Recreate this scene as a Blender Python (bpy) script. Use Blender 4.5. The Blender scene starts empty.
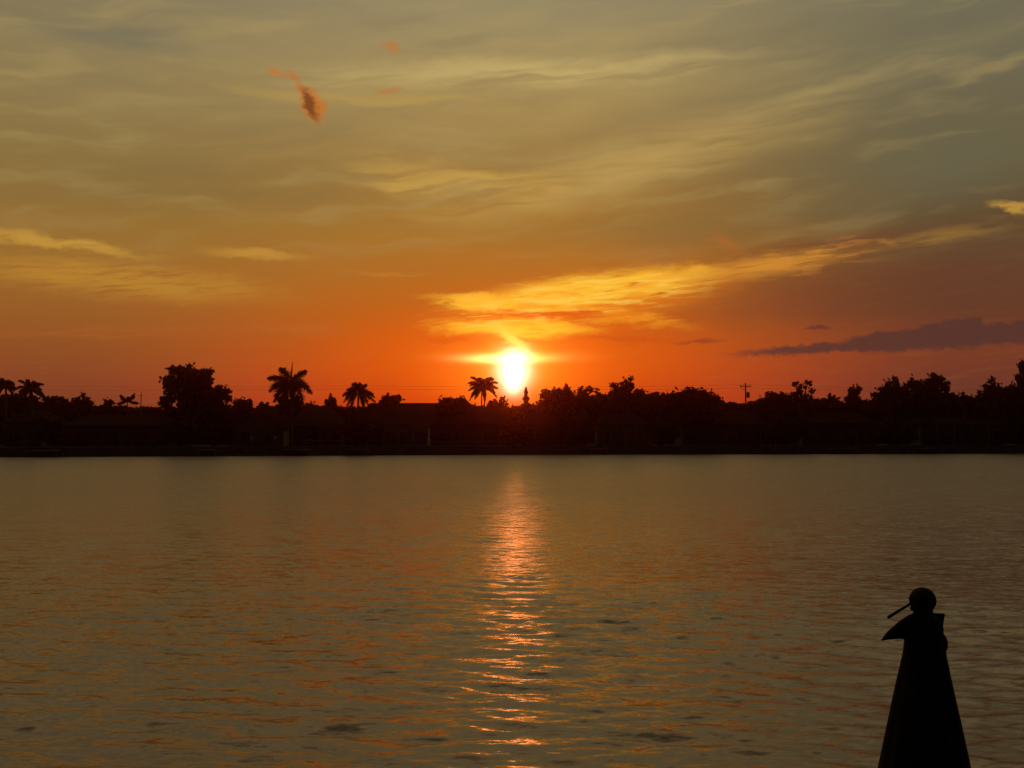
import bpy, bmesh, math, random
import numpy as np
from mathutils import Vector, Matrix

R = math.radians
random.seed(7); RNG = np.random.default_rng(7)
scene = bpy.context.scene
COL = scene.collection

# ------------------------------------------------------------------ camera
F = 1098.0; CH = 3.2; HORIZON = 434.5
PITCH = math.atan((HORIZON - 384) / F)
cd = bpy.data.cameras.new('camera'); cam = bpy.data.objects.new('camera', cd); COL.objects.link(cam)
cd.sensor_width = 36; cd.lens = 36 * F / 1024; cd.clip_start = 0.1; cd.clip_end = 20000
cam.location = (0, 0, CH); cam.rotation_euler = (R(90) + PITCH, 0, 0)
scene.camera = cam
scene.view_settings.view_transform = 'Standard'; scene.view_settings.look = 'None'
scene.view_settings.exposure = 0; scene.view_settings.gamma = 1
scene.cycles.max_bounces = 6; scene.cycles.volume_bounces = 0
scene.cycles.use_denoising = True
scene.cycles.sample_clamp_indirect = 4

def ray(px, py):
    u = (px - 512) / F; v = (384 - py) / F
    return (u, math.cos(PITCH) - v * math.sin(PITCH), math.sin(PITCH) + v * math.cos(PITCH))
def at(px, py, D):
    r = ray(px, py); k = D / r[1]
    return Vector((r[0] * k, D, CH + r[2] * k))
def azel(px, py):
    r = ray(px, py)
    return math.degrees(math.atan2(r[0], r[1])), math.degrees(math.atan2(r[2], math.hypot(r[0], r[1])))

SUN_PX = (513, 373)
SUN_AZ, SUN_EL = azel(*SUN_PX)

# ------------------------------------------------------------------ world sky
def lin(c):
    return tuple(((v/255)/12.92 if v/255 <= .04045 else ((v/255+.055)/1.055)**2.4) for v in c)

world = bpy.data.worlds.new('World'); scene.world = world; world.use_nodes = True
nt = world.node_tree; nt.nodes.clear()
def N(t, **kw):
    n = nt.nodes.new(t)
    for k, v in kw.items(): setattr(n, k, v)
    return n
def put(sock, v):
    if isinstance(v, (int, float)): sock.default_value = v
    elif isinstance(v, tuple): sock.default_value = (*v, 1) if len(v) == 3 and len(sock.default_value) == 4 else v
    else: nt.links.new(v, sock)
def M(op, a, b=0.0, c=None):
    n = N('ShaderNodeMath', operation=op); put(n.inputs[0], a); put(n.inputs[1], b)
    if c is not None: put(n.inputs[2], c)
    return n.outputs[0]
def sstep(x, a, b, lo=0.0, hi=1.0):
    n = N('ShaderNodeMapRange', interpolation_type='SMOOTHSTEP'); put(n.inputs[0], x)
    if a > b: a, b, lo, hi = b, a, hi, lo
    for i, v in enumerate((a, b, lo, hi)): put(n.inputs[i+1], float(v))
    return n.outputs[0]
def vec(x, y, z):
    n = N('ShaderNodeCombineXYZ'); put(n.inputs[0], x); put(n.inputs[1], y); put(n.inputs[2], z); return n.outputs[0]
def noise(v, scale=1.0, detail=3.0, rough=.55):
    n = N('ShaderNodeTexNoise'); put(n.inputs['Vector'], v); n.inputs['Scale'].default_value = scale
    n.inputs['Detail'].default_value = detail; n.inputs['Roughness'].default_value = rough; return n.outputs['Fac']
def mixc(a, b, f, bt='MIX'):
    n = N('ShaderNodeMix', data_type='RGBA', blend_type=bt); put(n.inputs[0], f)
    put(n.inputs[6], a); put(n.inputs[7], b); return n.outputs[2]
def ramp(f, stops):
    n = N('ShaderNodeValToRGB'); put(n.inputs[0], f); e = n.color_ramp.elements
    while len(e) < len(stops): e.new(.5)
    for i, (p, c) in enumerate(stops): e[i].position = p; e[i].color = (*lin(c), 1)
    return n.outputs[0]

tc = N('ShaderNodeTexCoord'); sp = N('ShaderNodeSeparateXYZ'); nt.links.new(tc.outputs['Generated'], sp.inputs[0])
dx, dy, dz = sp.outputs
az = M('MULTIPLY', M('ARCTAN2', dx, dy), 57.29578)
el = M('MULTIPLY', M('ARCSINE', dz), 57.29578)
elr = M('DIVIDE', el, 90)
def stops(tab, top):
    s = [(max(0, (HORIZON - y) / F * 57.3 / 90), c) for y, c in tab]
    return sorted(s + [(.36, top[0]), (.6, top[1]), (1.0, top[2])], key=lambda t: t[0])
TOP = [(226, 188, 128), (132, 112, 86), (46, 48, 52)]  # unseen sky above the view, brightened low down to lighten the water's reflections
SKY_L = [(0, (120,114,92)), (70, (140,126,88)), (150, (140,119,72)), (200, (140,114,60)), (260, (152,112,48)), (310, (154,100,42)), (350, (146,84,38)), (385, (138,70,40)), (430, (112,52,36))]
SKY_C = [(0, (148,138,104)), (100, (166,142,88)), (180, (152,120,62)), (230, (164,118,46)), (280, (182,108,30)), (330, (204,94,14)), (370, (222,84,8)), (400, (218,68,8)), (434, (205,56,10))]
SKY_R = [(0, (118,114,90)), (100, (110,105,80)), (180, (102,94,66)), (230, (94,76,48)), (280, (98,69,46)), (320, (102,62,42)), (355, (124,62,40)), (385, (112,58,42)), (430, (95,45,35))]
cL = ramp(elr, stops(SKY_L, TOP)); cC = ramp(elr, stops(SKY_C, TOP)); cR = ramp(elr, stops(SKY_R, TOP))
base = mixc(cC, cL, sstep(az, -2, -23)); base = mixc(base, cR, sstep(az, 2, 23))
back = ramp(elr, [(0, (20,18,20)), (.15, (24,23,26)), (.4, (24,27,32)), (1, (26,30,36))])
base = mixc(base, back, sstep(M('ABSOLUTE', az), 35, 120))

# shared warps and streaks (in degrees of azimuth / elevation)
azr = M('ADD', M('MULTIPLY', az, .98), M('MULTIPLY', el, .17))
elt = M('SUBTRACT', el, M('MULTIPLY', az, .10))
n_w1 = M('SUBTRACT', noise(vec(M('MULTIPLY', az, .13), M('MULTIPLY', el, .42), 3.1), 1, 3), .5)
n_w2 = M('SUBTRACT', noise(vec(M('MULTIPLY', az, .5), M('MULTIPLY', el, 1.5), 8.7), 1, 4, .6), .5)
n_f = M('SUBTRACT', noise(vec(M('MULTIPLY', az, 1.6), M('MULTIPLY', el, 2.4), 1.7), 1, 5, .62), .5)
n_g = M('SUBTRACT', noise(vec(M('MULTIPLY', az, 1.1), M('MULTIPLY', el, 1.6), 6.1), 1, 5, .62), .5)
streak = noise(vec(M('MULTIPLY', az, .16), M('MULTIPLY', M('ADD', elt, M('MULTIPLY', n_w1, 2.2)), 1.0), 5.3), 1, 4, .5)
streak2 = noise(vec(M('MULTIPLY', az, .42), M('MULTIPLY', M('ADD', elt, M('MULTIPLY', n_w2, .35)), 4.4), 9.9), 1, 4, .55)
streak4 = noise(vec(M('MULTIPLY', az, .13), M('MULTIPLY', M('ADD', elt, M('MULTIPLY', n_w1, 1.6)), 1.9), 4.4), 1, 4, .5)
AZS = {'soft': M('ADD', az, M('ADD', M('MULTIPLY', n_w1, 9), M('MULTIPLY', n_w2, 2.0))),
       'mid': M('ADD', az, M('ADD', M('MULTIPLY', n_w2, 2.4), M('MULTIPLY', n_f, .6))),
       'fine': M('ADD', az, M('MULTIPLY', n_f, .8)), 'tiny': M('ADD', az, M('MULTIPLY', n_g, .8))}
ELS = {'soft': M('ADD', el, M('ADD', M('MULTIPLY', n_w1, 1.6), M('MULTIPLY', n_w2, .8))),
       'mid': M('ADD', el, M('ADD', M('MULTIPLY', n_w2, .9), M('MULTIPLY', n_f, .25))),
       'fine': M('ADD', el, M('MULTIPLY', n_f, .7)), 'tiny': M('ADD', el, M('MULTIPLY', n_g, .9))}
D1 = 1 / F * 57.2958
def blob(px, py, rx, ry, rot=0, warp='soft', inner=0.0, stk=None, sk=(.35, .65)):
    a0, e0 = azel(px, py)
    X = M('SUBTRACT', AZS[warp], a0); Y = M('SUBTRACT', ELS[warp], e0)
    c, s = math.cos(R(rot)), math.sin(R(rot))
    xr = M('ADD', M('MULTIPLY', X, c / (rx*D1)), M('MULTIPLY', Y, s / (rx*D1)))
    yr = M('ADD', M('MULTIPLY', X, -s / (ry*D1)), M('MULTIPLY', Y, c / (ry*D1)))
    d = M('SQRT', M('ADD', M('MULTIPLY', xr, xr), M('MULTIPLY', yr, yr)))
    m = sstep(d, 1.0, inner)
    if stk is not None: m = M('MULTIPLY', m, sstep(stk, *sk))
    return m
col = base
def layer(c, op, *a, **k):
    global col
    m = blob(*a, **k)
    col = mixc(col, lin(c), M('MULTIPLY', m, op))

# thin high cirrus all over the upper sky
front = sstep(M('ABSOLUTE', az), 60, 28)
hi = M('MULTIPLY', sstep(el, 6.5, 13), front)
col = mixc(col, lin((172,150,94)), M('MULTIPLY', M('MULTIPLY', sstep(streak, .48, .75), hi), .42))
col = mixc(col, lin((104,98,76)), M('MULTIPLY', M('MULTIPLY', sstep(streak, .5, .28), hi), .18))
col = mixc(col, lin((150,104,52)), M('MULTIPLY', M('MULTIPLY', sstep(streak2, .5, .75), sstep(el, 11, 7)), .16))
layer((104,103,78), .55, 940, 170, 210, 55, 10)
layer((122,102,62), .3, 160, 185, 260, 42, 0)
layer((112,110,90), .6, 110, 35, 130, 20, -3, stk=streak4, sk=(.3,.6))
layer((128,104,60), .45, 690, 225, 230, 34, 4)
layer((200,176,110), .8, 540, 72, 330, 20, 1, stk=streak4, sk=(.3,.6))
layer((182,152,80), .6, 400, 100, 240, 12, -3, stk=streak4, sk=(.3,.55))
layer((194,162,92), .68, 640, 165, 280, 40, 13, stk=streak4, sk=(.2,.6))
layer((166,148,96), .32, 840, 85, 240, 22, 12, stk=streak4, sk=(.3,.65))
layer((202,162,78), .75, 460, 182, 170, 24, -8, stk=streak4, sk=(.25,.55))
layer((186,140,62), .5, 440, 214, 90, 10, 4, warp='mid', stk=streak4, sk=(.25,.55))
layer((158,140,92), .4, 200, 105, 260, 18, 0, stk=streak4, sk=(.3,.6))
# lower left golden wisps
layer((196,150,62), .9, 60, 243, 115, 9, -5, warp='mid', inner=.2, stk=streak2, sk=(.1,.5))
layer((188,136,50), .85, 120, 280, 210, 24, -3, warp='mid', inner=.2, stk=streak2, sk=(.25,.55))
layer((194,144,58), .85, 258, 254, 70, 7, -1, warp='mid', inner=.1, stk=streak2, sk=(.1,.45))
layer((188,122,46), .8, 390, 274, 55, 3.5, -2, warp='mid')
layer((178,96,42), .45, 120, 332, 230, 9, 2, warp='mid', stk=streak2, sk=(.3,.6))
layer((184,104,44), .45, 300, 328, 75, 9, 0, warp='mid')
# right brown-red veil
layer((100,60,42), .55, 900, 290, 260, 48, 0)
layer((108,66,44), .6, 850, 243, 130, 15, 4, warp='mid')
layer((172,104,48), .6, 728, 243, 30, 9, -25, warp='mid', inner=.1)
layer((150,112,54), .8, 940, 236, 90, 10, 6, warp='mid', stk=streak2, sk=(.3,.55))
layer((196,150,66), .85, 1012, 207, 26, 9, -15, warp='mid', inner=.2)
layer((166,112,52), .7, 886, 243, 17, 5, -12, warp='mid')
# wide orange cast round the sun
layer((236,98,8), .75, 520, 350, 240, 58, 0, warp='mid')
layer((252,98,0), .55, 514, 378, 150, 46, 0, warp='mid')
# bright bands above the sun
layer((214,144,50), .9, 765, 266, 110, 15, 7, warp='mid', stk=streak2, sk=(.25,.5))
layer((244,140,24), .85, 590, 298, 185, 34, 7, warp='mid', inner=.1, stk=streak2, sk=(.15,.5))
layer((255,194,54), 1, 590, 291, 155, 22, 7, warp='mid', inner=.35, stk=streak2, sk=(.25,.46))
layer((255,190,50), 1, 505, 302, 105, 10, -2, warp='mid', inner=.35, stk=streak2, sk=(.25,.48))
layer((252,176,50), .8, 650, 283, 66, 9, 12, warp='mid', stk=streak2, sk=(.25,.5))
layer((252,166,36), .85, 620, 316, 100, 10, -8, warp='mid', stk=streak2, sk=(.25,.5))
layer((255,188,42), 1, 515, 328, 108, 12, -1, warp='mid', inner=.35, stk=streak2, sk=(.2,.45))
layer((222,92,10), .85, 545, 315, 110, 5, -2, warp='mid')
layer((214,84,8), .9, 470, 342, 50, 7, -8, warp='mid')
layer((200,80,18), .75, 630, 338, 100, 6, -3, warp='mid')
layer((255,210,80), 1, 510, 339, 26, 9, -32, warp='mid', inner=.1)
streak3 = noise(vec(M('MULTIPLY', az, .55), M('MULTIPLY', M('SUBTRACT', el, M('MULTIPLY', az, .06)), 4.2), 2.2), 1, 4, .55)
layer((255,216,92), .65, 585, 296, 170, 30, 6, warp='mid', inner=.2, stk=streak3, sk=(.5,.62))
layer((255,206,84), .45, 505, 322, 105, 20, 0, warp='mid', inner=.2, stk=streak3, sk=(.5,.62))
layer((222,98,16), .35, 590, 308, 190, 42, 5, warp='mid', inner=.2, stk=streak3, sk=(.48,.36))
layer((214,140,52), .5, 790, 262, 120, 22, 7, warp='mid', inner=.2, stk=streak3, sk=(.5,.62))
layer((214,88,10), .8, 560, 314, 95, 5, -1, warp='mid', inner=.2)
layer((206,82,12), .85, 462, 343, 45, 6, -10, warp='mid', inner=.2)
# slate bank of cloud low on the right, with a level underside
bank_in = col
b1 = blob(930, 339, 100, 13, 3, warp='fine', inner=.7)
b2 = blob(838, 347, 125, 6.5, 3, warp='fine', inner=.45)
b3 = blob(1040, 338, 110, 17, 0, warp='fine', inner=.75)
b4 = blob(962, 331, 32, 14, 0, warp='fine', inner=.6)
bank = M('MAXIMUM', M('MAXIMUM', b1, b2), M('MAXIMUM', b3, b4))
for q in ((876, 340, 15, 8), (898, 337, 8, 6), (931, 330, 13, 9), (955, 326, 9, 8), (974, 325, 14, 9), (1001, 329, 9, 7), (1022, 327, 14, 8)):
    bank = M('MAXIMUM', bank, blob(*q, 0, warp='fine', inner=.55))
flat = sstep(M('SUBTRACT', ELS['fine'], M('MULTIPLY', M('SUBTRACT', az, azel(900, 350)[0]), .035)), azel(900, 354)[1], azel(900, 348)[1])
bank = M('MULTIPLY', bank, flat)
col = mixc(col, lin((82,53,47)), M('MULTIPLY', bank, .93))
layer((96,52,44), .85, 818, 328, 17, 3.5, 0, warp='fine', inner=.3)
layer((120,52,38), .6, 700, 342, 34, 4, 0, warp='mid')
# small torn cloud high on the left
layer((196,116,48), .8, 274, 71, 12, 6, -8, warp='tiny', inner=.1)
layer((188,114,50), .7, 292, 77, 17, 6, -20, warp='tiny', inner=.1)
layer((190,112,48), .7, 300, 90, 12, 8, -50, warp='tiny', inner=.1)
layer((196,108,36), .95, 312, 105, 15, 24, 30, warp='tiny', inner=.2)
layer((112,66,34), .9, 310, 104, 7.5, 23, 28, warp='tiny', inner=.25)
layer((196,118,44), .7, 320, 108, 5, 9, 20, warp='tiny', inner=.2)
layer((190,118,52), .65, 391, 48, 15, 5, -22, warp='tiny', inner=.1)
layer((184,116,54), .5, 389, 91, 19, 4.5, 0, warp='tiny', inner=.1)

# sun disc behind thin cloud, and its aureole
a0, e0 = azel(*SUN_PX)
def gl(px, py, rx, ry, warp='fine'):
    a, e = azel(px, py)
    X = M('DIVIDE', M('SUBTRACT', M('ADD', az, M('MULTIPLY', n_f, .15)), a), rx*D1)
    Y = M('DIVIDE', M('SUBTRACT', M('ADD', el, M('MULTIPLY', n_f, .12)), e), ry*D1)
    return M('EXPONENT', M('MULTIPLY', M('ADD', M('MULTIPLY', X, X), M('MULTIPLY', Y, Y)), -1.0))
def addc(c, k):
    global col
    col = mixc(col, tuple(c), k, 'ADD')
def scaled(c, g, amp):
    global col
    n = N('ShaderNodeVectorMath', operation='SCALE'); n.inputs[0].default_value = c
    put(n.inputs[3], M('MULTIPLY', g, amp))
    a = N('ShaderNodeVectorMath', operation='ADD'); nt.links.new(col, a.inputs[0]); nt.links.new(n.outputs[0], a.inputs[1])
    col = a.outputs[0]
scaled((1.0, .30, .02), gl(514, 366, 62, 42), .55)
scaled((1.0, .50, .04), gl(514, 362, 28, 24), .7)
scaled((1.0, .90, .66), gl(513.8, 371, 13.5, 15), 2.6)
scaled((1.0, .88, .6), gl(513, 386, 8, 8), 1.2)
scaled((1.0, .80, .40), gl(517, 354, 12, 6), 1.3)
scaled((1.0, .70, .22), gl(504, 359, 32, 3.8), 2.2)
scaled((1.0, .60, .10), gl(512, 357, 50, 5), .6)

bg = N('ShaderNodeBackground'); put(bg.inputs[0], col); bg.inputs[1].default_value = 1.0
sky = N('ShaderNodeTexSky', sky_type='NISHITA'); sky.sun_disc = False
sky.sun_elevation = R(SUN_EL); sky.sun_rotation = R(SUN_AZ); sky.dust_density = 3
bg2 = N('ShaderNodeBackground'); nt.links.new(sky.outputs[0], bg2.inputs[0]); bg2.inputs[1].default_value = 0.0006
ad = N('ShaderNodeAddShader'); nt.links.new(bg.outputs[0], ad.inputs[0]); nt.links.new(bg2.outputs[0], ad.inputs[1])
wo = N('ShaderNodeOutputWorld'); nt.links.new(ad.outputs[0], wo.inputs[0])

# ------------------------------------------------------------------ sun lamp
sd = bpy.data.lights.new('sun', 'SUN'); sun = bpy.data.objects.new('sun', sd); COL.objects.link(sun)
sd.energy = 0.021; sd.angle = R(2.4); sd.color = (1.0, .16, .012)
a, e = R(SUN_AZ), R(SUN_EL)
sdir = Vector((math.sin(a)*math.cos(e), math.cos(a)*math.cos(e), math.sin(e)))
sun.rotation_euler = (-sdir).to_track_quat('-Z', 'Y').to_euler(); sun.location = sdir * 400

# ------------------------------------------------------------------ materials
def mat(name, c, rough=.8, var=.25, scale=3.0, metallic=0.0, bump=0.0, spec=.5):
    m = bpy.data.materials.new(name); m.use_nodes = True; t = m.node_tree; b = t.nodes['Principled BSDF']
    tcn = t.nodes.new('ShaderNodeTexCoord'); nz = t.nodes.new('ShaderNodeTexNoise'); nz.inputs['Scale'].default_value = scale
    nz.inputs['Detail'].default_value = 5; t.links.new(tcn.outputs['Object'], nz.inputs['Vector'])
    rp = t.nodes.new('ShaderNodeValToRGB'); e = rp.color_ramp.elements
    e[0].position = .3; e[1].position = .7
    e[0].color = tuple(v*(1-var) for v in c) + (1,); e[1].color = tuple(min(1, v*(1+var)) for v in c) + (1,)
    t.links.new(nz.outputs['Fac'], rp.inputs[0]); t.links.new(rp.outputs[0], b.inputs['Base Color'])
    b.inputs['Roughness'].default_value = rough; b.inputs['Metallic'].default_value = metallic
    b.inputs['Specular IOR Level'].default_value = spec
    if bump:
        bp = t.nodes.new('ShaderNodeBump'); bp.inputs['Distance'].default_value = bump; bp.inputs['Strength'].default_value = .6
        t.links.new(nz.outputs['Fac'], bp.inputs['Height']); t.links.new(bp.outputs[0], b.inputs['Normal'])
    return m
MT = dict(
    leaf=mat('foliage', (.03,.04,.02), .8, .4, 1.2, spec=.15), palm=mat('palm_foliage', (.025,.032,.016), .8, .3, 1.5, spec=.15),
    bark=mat('bark', (.12,.09,.065), .9, .35, 6, spec=.2), palmbark=mat('palm_bark', (.10,.09,.075), .9, .25, 5, spec=.2),
    grass=mat('grass', (.025,.035,.015), .95, .35, .6, spec=.1), conc=mat('concrete', (.13,.125,.115), .9, .25, 1.5, spec=.2),
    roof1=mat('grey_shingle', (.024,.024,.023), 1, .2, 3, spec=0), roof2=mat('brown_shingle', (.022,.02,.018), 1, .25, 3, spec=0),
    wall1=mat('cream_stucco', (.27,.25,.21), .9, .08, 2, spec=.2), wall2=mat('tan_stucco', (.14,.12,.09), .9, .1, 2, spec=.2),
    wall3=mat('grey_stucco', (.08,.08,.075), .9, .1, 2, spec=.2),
    white=mat('white_paint', (.7,.69,.66), .6, .06, 4), trim=mat('dark_trim', (.12,.11,.10), .7, .1, 4), glass=mat('dark_glass', (.02,.022,.025), .08, .1, 1),
    wood=mat('weathered_wood', (.16,.13,.10), .9, .3, 5, spec=.2), wire=mat('wire', (.03,.03,.03), .6, .1, 2),
    metal=mat('grey_metal', (.3,.3,.3), .5, .1, 3, metallic=.7), bronze=mat('dark_patina', (.018,.016,.014), .8, .35, 22, bump=.004, spec=.05),
)

# ------------------------------------------------------------------ helpers
def tag(o, label=None, cat=None, group=None, kind=None):
    if label: o['label'] = label
    if cat: o['category'] = cat
    if group: o['group'] = group
    if kind: o['kind'] = kind
    return o
def thing(name, loc, label, cat, group=None, rz=0):
    o = bpy.data.objects.new(name, None); COL.objects.link(o); o.location = loc; o.rotation_euler = (0, 0, rz)
    o.empty_display_size = .3
    return tag(o, label, cat, group)
def np_mesh(name, V, faces_n, m, parent=None, smooth=False):
    """V (n,3) array, faces_n int array (k, 3 or 4)"""
    me = bpy.data.meshes.new(name); V = np.asarray(V, dtype=np.float32); Fc = np.asarray(faces_n, dtype=np.int32)
    k = Fc.shape[1]; me.vertices.add(len(V)); me.vertices.foreach_set('co', V.ravel())
    me.loops.add(Fc.size); me.loops.foreach_set('vertex_index', Fc.ravel())
    me.polygons.add(len(Fc)); me.polygons.foreach_set('loop_start', np.arange(0, Fc.size, k, dtype=np.int32))
    me.update(calc_edges=True); me.validate()
    if smooth: me.polygons.foreach_set('use_smooth', np.ones(len(Fc), dtype=bool))
    me.materials.append(m)
    o = bpy.data.objects.new(name, me); COL.objects.link(o); o.parent = parent
    return o
def bm_obj(name, bm, m, parent=None, smooth=False):
    me = bpy.data.meshes.new(name); bmesh.ops.recalc_face_normals(bm, faces=bm.faces[:]); bm.to_mesh(me); bm.free(); me.materials.append(m)
    if smooth: me.polygons.foreach_set('use_smooth', [True]*len(me.polygons))
    o = bpy.data.objects.new(name, me); COL.objects.link(o); o.parent = parent
    return o
def box(bm, x0, x1, y0, y1, z0, z1, bev=0):
    mtx = Matrix.Translation(((x0+x1)/2, (y0+y1)/2, (z0+z1)/2)) @ Matrix.Diagonal((x1-x0, y1-y0, z1-z0, 1))
    r = bmesh.ops.create_cube(bm, size=1, matrix=mtx)
    if bev:
        es = list({e for v in r['verts'] for e in v.link_edges})
        bmesh.ops.bevel(bm, geom=es, offset=bev, segments=2, affect='EDGES')
def tube(bm, pts, rad, seg=7):
    pts = [Vector(p) for p in pts]; rad = rad if hasattr(rad, '__len__') else [rad]*len(pts)
    rings = []
    for i, p in enumerate(pts):
        t = (pts[min(i+1, len(pts)-1)] - pts[max(i-1, 0)]).normalized()
        u = t.cross(Vector((0, 1, 0) if abs(t.y) < .9 else (1, 0, 0))).normalized(); w = t.cross(u)
        rings.append([bm.verts.new(p + (u*math.cos(k*2*math.pi/seg) + w*math.sin(k*2*math.pi/seg))*rad[i]) for k in range(seg)])
    for a_, b_ in zip(rings, rings[1:]):
        for k in range(seg): bm.faces.new((a_[k], a_[(k+1) % seg], b_[(k+1) % seg], b_[k]))
    bm.faces.new(rings[0]); bm.faces.new(rings[-1][::-1])
def leaves(C, size, asp=.6):
    """random leaf quads at centres C"""
    n = len(C); a = RNG.normal(size=(n, 3)); a /= np.linalg.norm(a, axis=1)[:, None]
    b = np.cross(a, RNG.normal(size=(n, 3))); b /= np.linalg.norm(b, axis=1)[:, None]
    s = size * RNG.uniform(.6, 1.35, (n, 1))
    V = np.stack([C - a*s, C - b*s*asp, C + a*s, C + b*s*asp], 1).reshape(-1, 3)
    return V, np.arange(n*4).reshape(-1, 4)

# ------------------------------------------------------------------ ground, shore, water
GZ = 1.35
def shore(x):
    return float(np.interp(x, [-400, -73, 0, 86, 400], [100, 156, 175, 185.5, 200]))
def shore_px(px):
    return float(np.interp(px, [0, 512, 1024], [156, 175, 186]))
xs = [-3000, -900, -400, -150, -73, -35, 0, 40, 86, 150, 400, 900, 3000]
bm = bmesh.new(); f = [bm.verts.new((x, shore(x)+.3, GZ)) for x in xs]; b = [bm.verts.new((x, 12000, GZ)) for x in xs]
for i in range(len(xs)-1): bm.faces.new((f[i], f[i+1], b[i+1], b[i]))
tag(bm_obj('far_ground', bm, MT['grass']), kind='structure')
bm = bmesh.new()
for i in range(len(xs)-1):
    for (o0, o1, z0, z1) in ((0, .3, -3, GZ-.12), (-.12, .45, GZ-.12, GZ+.06)):
        v = [bm.verts.new((x, shore(x)+o, z)) for x in (xs[i], xs[i+1]) for o in (o0, o1) for z in (z0, z1)]
        bmesh.ops.convex_hull(bm, input=v)
tag(bm_obj('seawall', bm, MT['conc']), 'long low concrete seawall along the far bank of the water', 'seawall')

# near bank, under the camera and the statue
bm = bmesh.new(); box(bm, -60, 60, -80, 4.25, -1.5, 1.42)
tag(bm_obj('near_ground', bm, MT['grass']), kind='structure')
bm = bmesh.new(); box(bm, -60, 60, 4.253, 4.6, -2, 1.5, .02)
tag(bm_obj('near_seawall', bm, MT['conc']), kind='structure')

def make_water():
    nr, nc = 1150, 640
    y = 3.0 * (240/3.0) ** (np.linspace(0, 1, nr))
    t = np.linspace(-1, 1, nc); t = np.concatenate([[-40, -12, -5, -2.5, -1.5], t, [1.5, 2.5, 5, 12, 40]])
    Y = np.repeat(y[:, None], len(t), 1); X = t[None, :] * (Y*.62 + 3.0)
    sp_x = 2/nc * (Y*.62 + 3.0); sp_y = Y * (math.log(80)/nr)
    Z = np.zeros_like(X); rg = np.random.default_rng(21)
    # slow patches where the ripples are stronger or weaker
    P = np.zeros_like(X)
    for _ in range(10):
        k = rg.uniform(.10, .6); a_ = rg.uniform(0, math.pi)
        P += np.sin(X*k*.6*math.cos(a_) + Y*k*math.sin(a_) + rg.uniform(0, 6.3))
    P = 1 + .13*P
    for i in range(70):
        lam = .15 * (1.0/.15) ** (rg.random())
        th = rg.normal(0, .42) + .12
        k = 2*math.pi/lam
        s = .029
        A = s * rg.uniform(.4, 1.2) / k
        cy = np.abs(k*math.cos(th)); 
        fy = np.exp(-(sp_y*k*math.cos(th)/1.1)**2 - (sp_x*k*math.sin(th)/1.1)**2)
        ph = k*(X*math.sin(th) + Y*math.cos(th)) + rg.uniform(0, 6.3)
        sn = np.sin(ph); Z += A*fy*(sn + .25*np.sin(2*ph + 1.57)) * P
    V = np.stack([X, Y, Z], -1).reshape(-1, 3); w = len(t)
    idx = np.arange(nr*w).reshape(nr, w)
    Fc = np.stack([idx[:-1, :-1], idx[:-1, 1:], idx[1:, 1:], idx[1:, :-1]], -1).reshape(-1, 4)
    m = bpy.data.materials.new('water'); m.use_nodes = True; t_ = m.node_tree; b_ = t_.nodes['Principled BSDF']
    b_.inputs['Base Color'].default_value = (.15, .12, .085, 1); b_.inputs['IOR'].default_value = 1.42
    g = t_.nodes.new('ShaderNodeNewGeometry')
    sx = t_.nodes.new('ShaderNodeSeparateXYZ'); t_.links.new(g.outputs['Position'], sx.inputs[0])
    mr = t_.nodes.new('ShaderNodeMapRange'); t_.links.new(sx.outputs[1], mr.inputs[0])
    for i, v in enumerate((8, 60, WR0, WR1)): mr.inputs[i+1].default_value = v
    t_.links.new(mr.outputs[0], b_.inputs['Roughness'])
    # small ripples as slopes: two sizes of noise tilt the surface, more strongly where the mesh no longer carries them
    gain = t_.nodes.new('ShaderNodeMapRange'); t_.links.new(sx.outputs[1], gain.inputs[0])
    for i, v in enumerate((9, 60, .36, 1.0)): gain.inputs[i+1].default_value = v
    acc = g.outputs['Normal']
    for sc, sy, off, ax, ay in ((1.0, 1.3, 70, .12, .24), (2.2, 3.4, 0, .30, SL1), (6.0, 2.8, 40, .34, SL2), (16.0, 2.0, 90, .18, .20)):
        mp = t_.nodes.new('ShaderNodeMapping'); mp.inputs['Scale'].default_value = (1, sy, 1); mp.inputs['Location'].default_value = (off, off, 0)
        t_.links.new(g.outputs['Position'], mp.inputs[0])
        nz = t_.nodes.new('ShaderNodeTexNoise'); nz.inputs['Scale'].default_value = sc; nz.inputs['Detail'].default_value = 2
        t_.links.new(mp.outputs[0], nz.inputs['Vector'])
        sb = t_.nodes.new('ShaderNodeVectorMath'); sb.operation = 'SUBTRACT'; t_.links.new(nz.outputs['Color'], sb.inputs[0]); sb.inputs[1].default_value = (.5, .5, .5)
        ml = t_.nodes.new('ShaderNodeVectorMath'); ml.operation = 'MULTIPLY'; t_.links.new(sb.outputs[0], ml.inputs[0]); ml.inputs[1].default_value = (ax*2, ay*2, 0)
        sl = t_.nodes.new('ShaderNodeVectorMath'); sl.operation = 'SCALE'; t_.links.new(ml.outputs[0], sl.inputs[0]); t_.links.new(gain.outputs[0], sl.inputs[3])
        aa = t_.nodes.new('ShaderNodeVectorMath'); aa.operation = 'ADD'; t_.links.new(acc, aa.inputs[0]); t_.links.new(sl.outputs[0], aa.inputs[1]); acc = aa.outputs[0]
    nm = t_.nodes.new('ShaderNodeVectorMath'); nm.operation = 'NORMALIZE'; t_.links.new(acc, nm.inputs[0])
    t_.links.new(nm.outputs[0], b_.inputs['Normal'])
    tag(np_mesh('water', V, Fc, m, smooth=True), kind='structure')
WR0, WR1 = .15, .30; SL1, SL2 = .46, .60
make_water()

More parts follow.
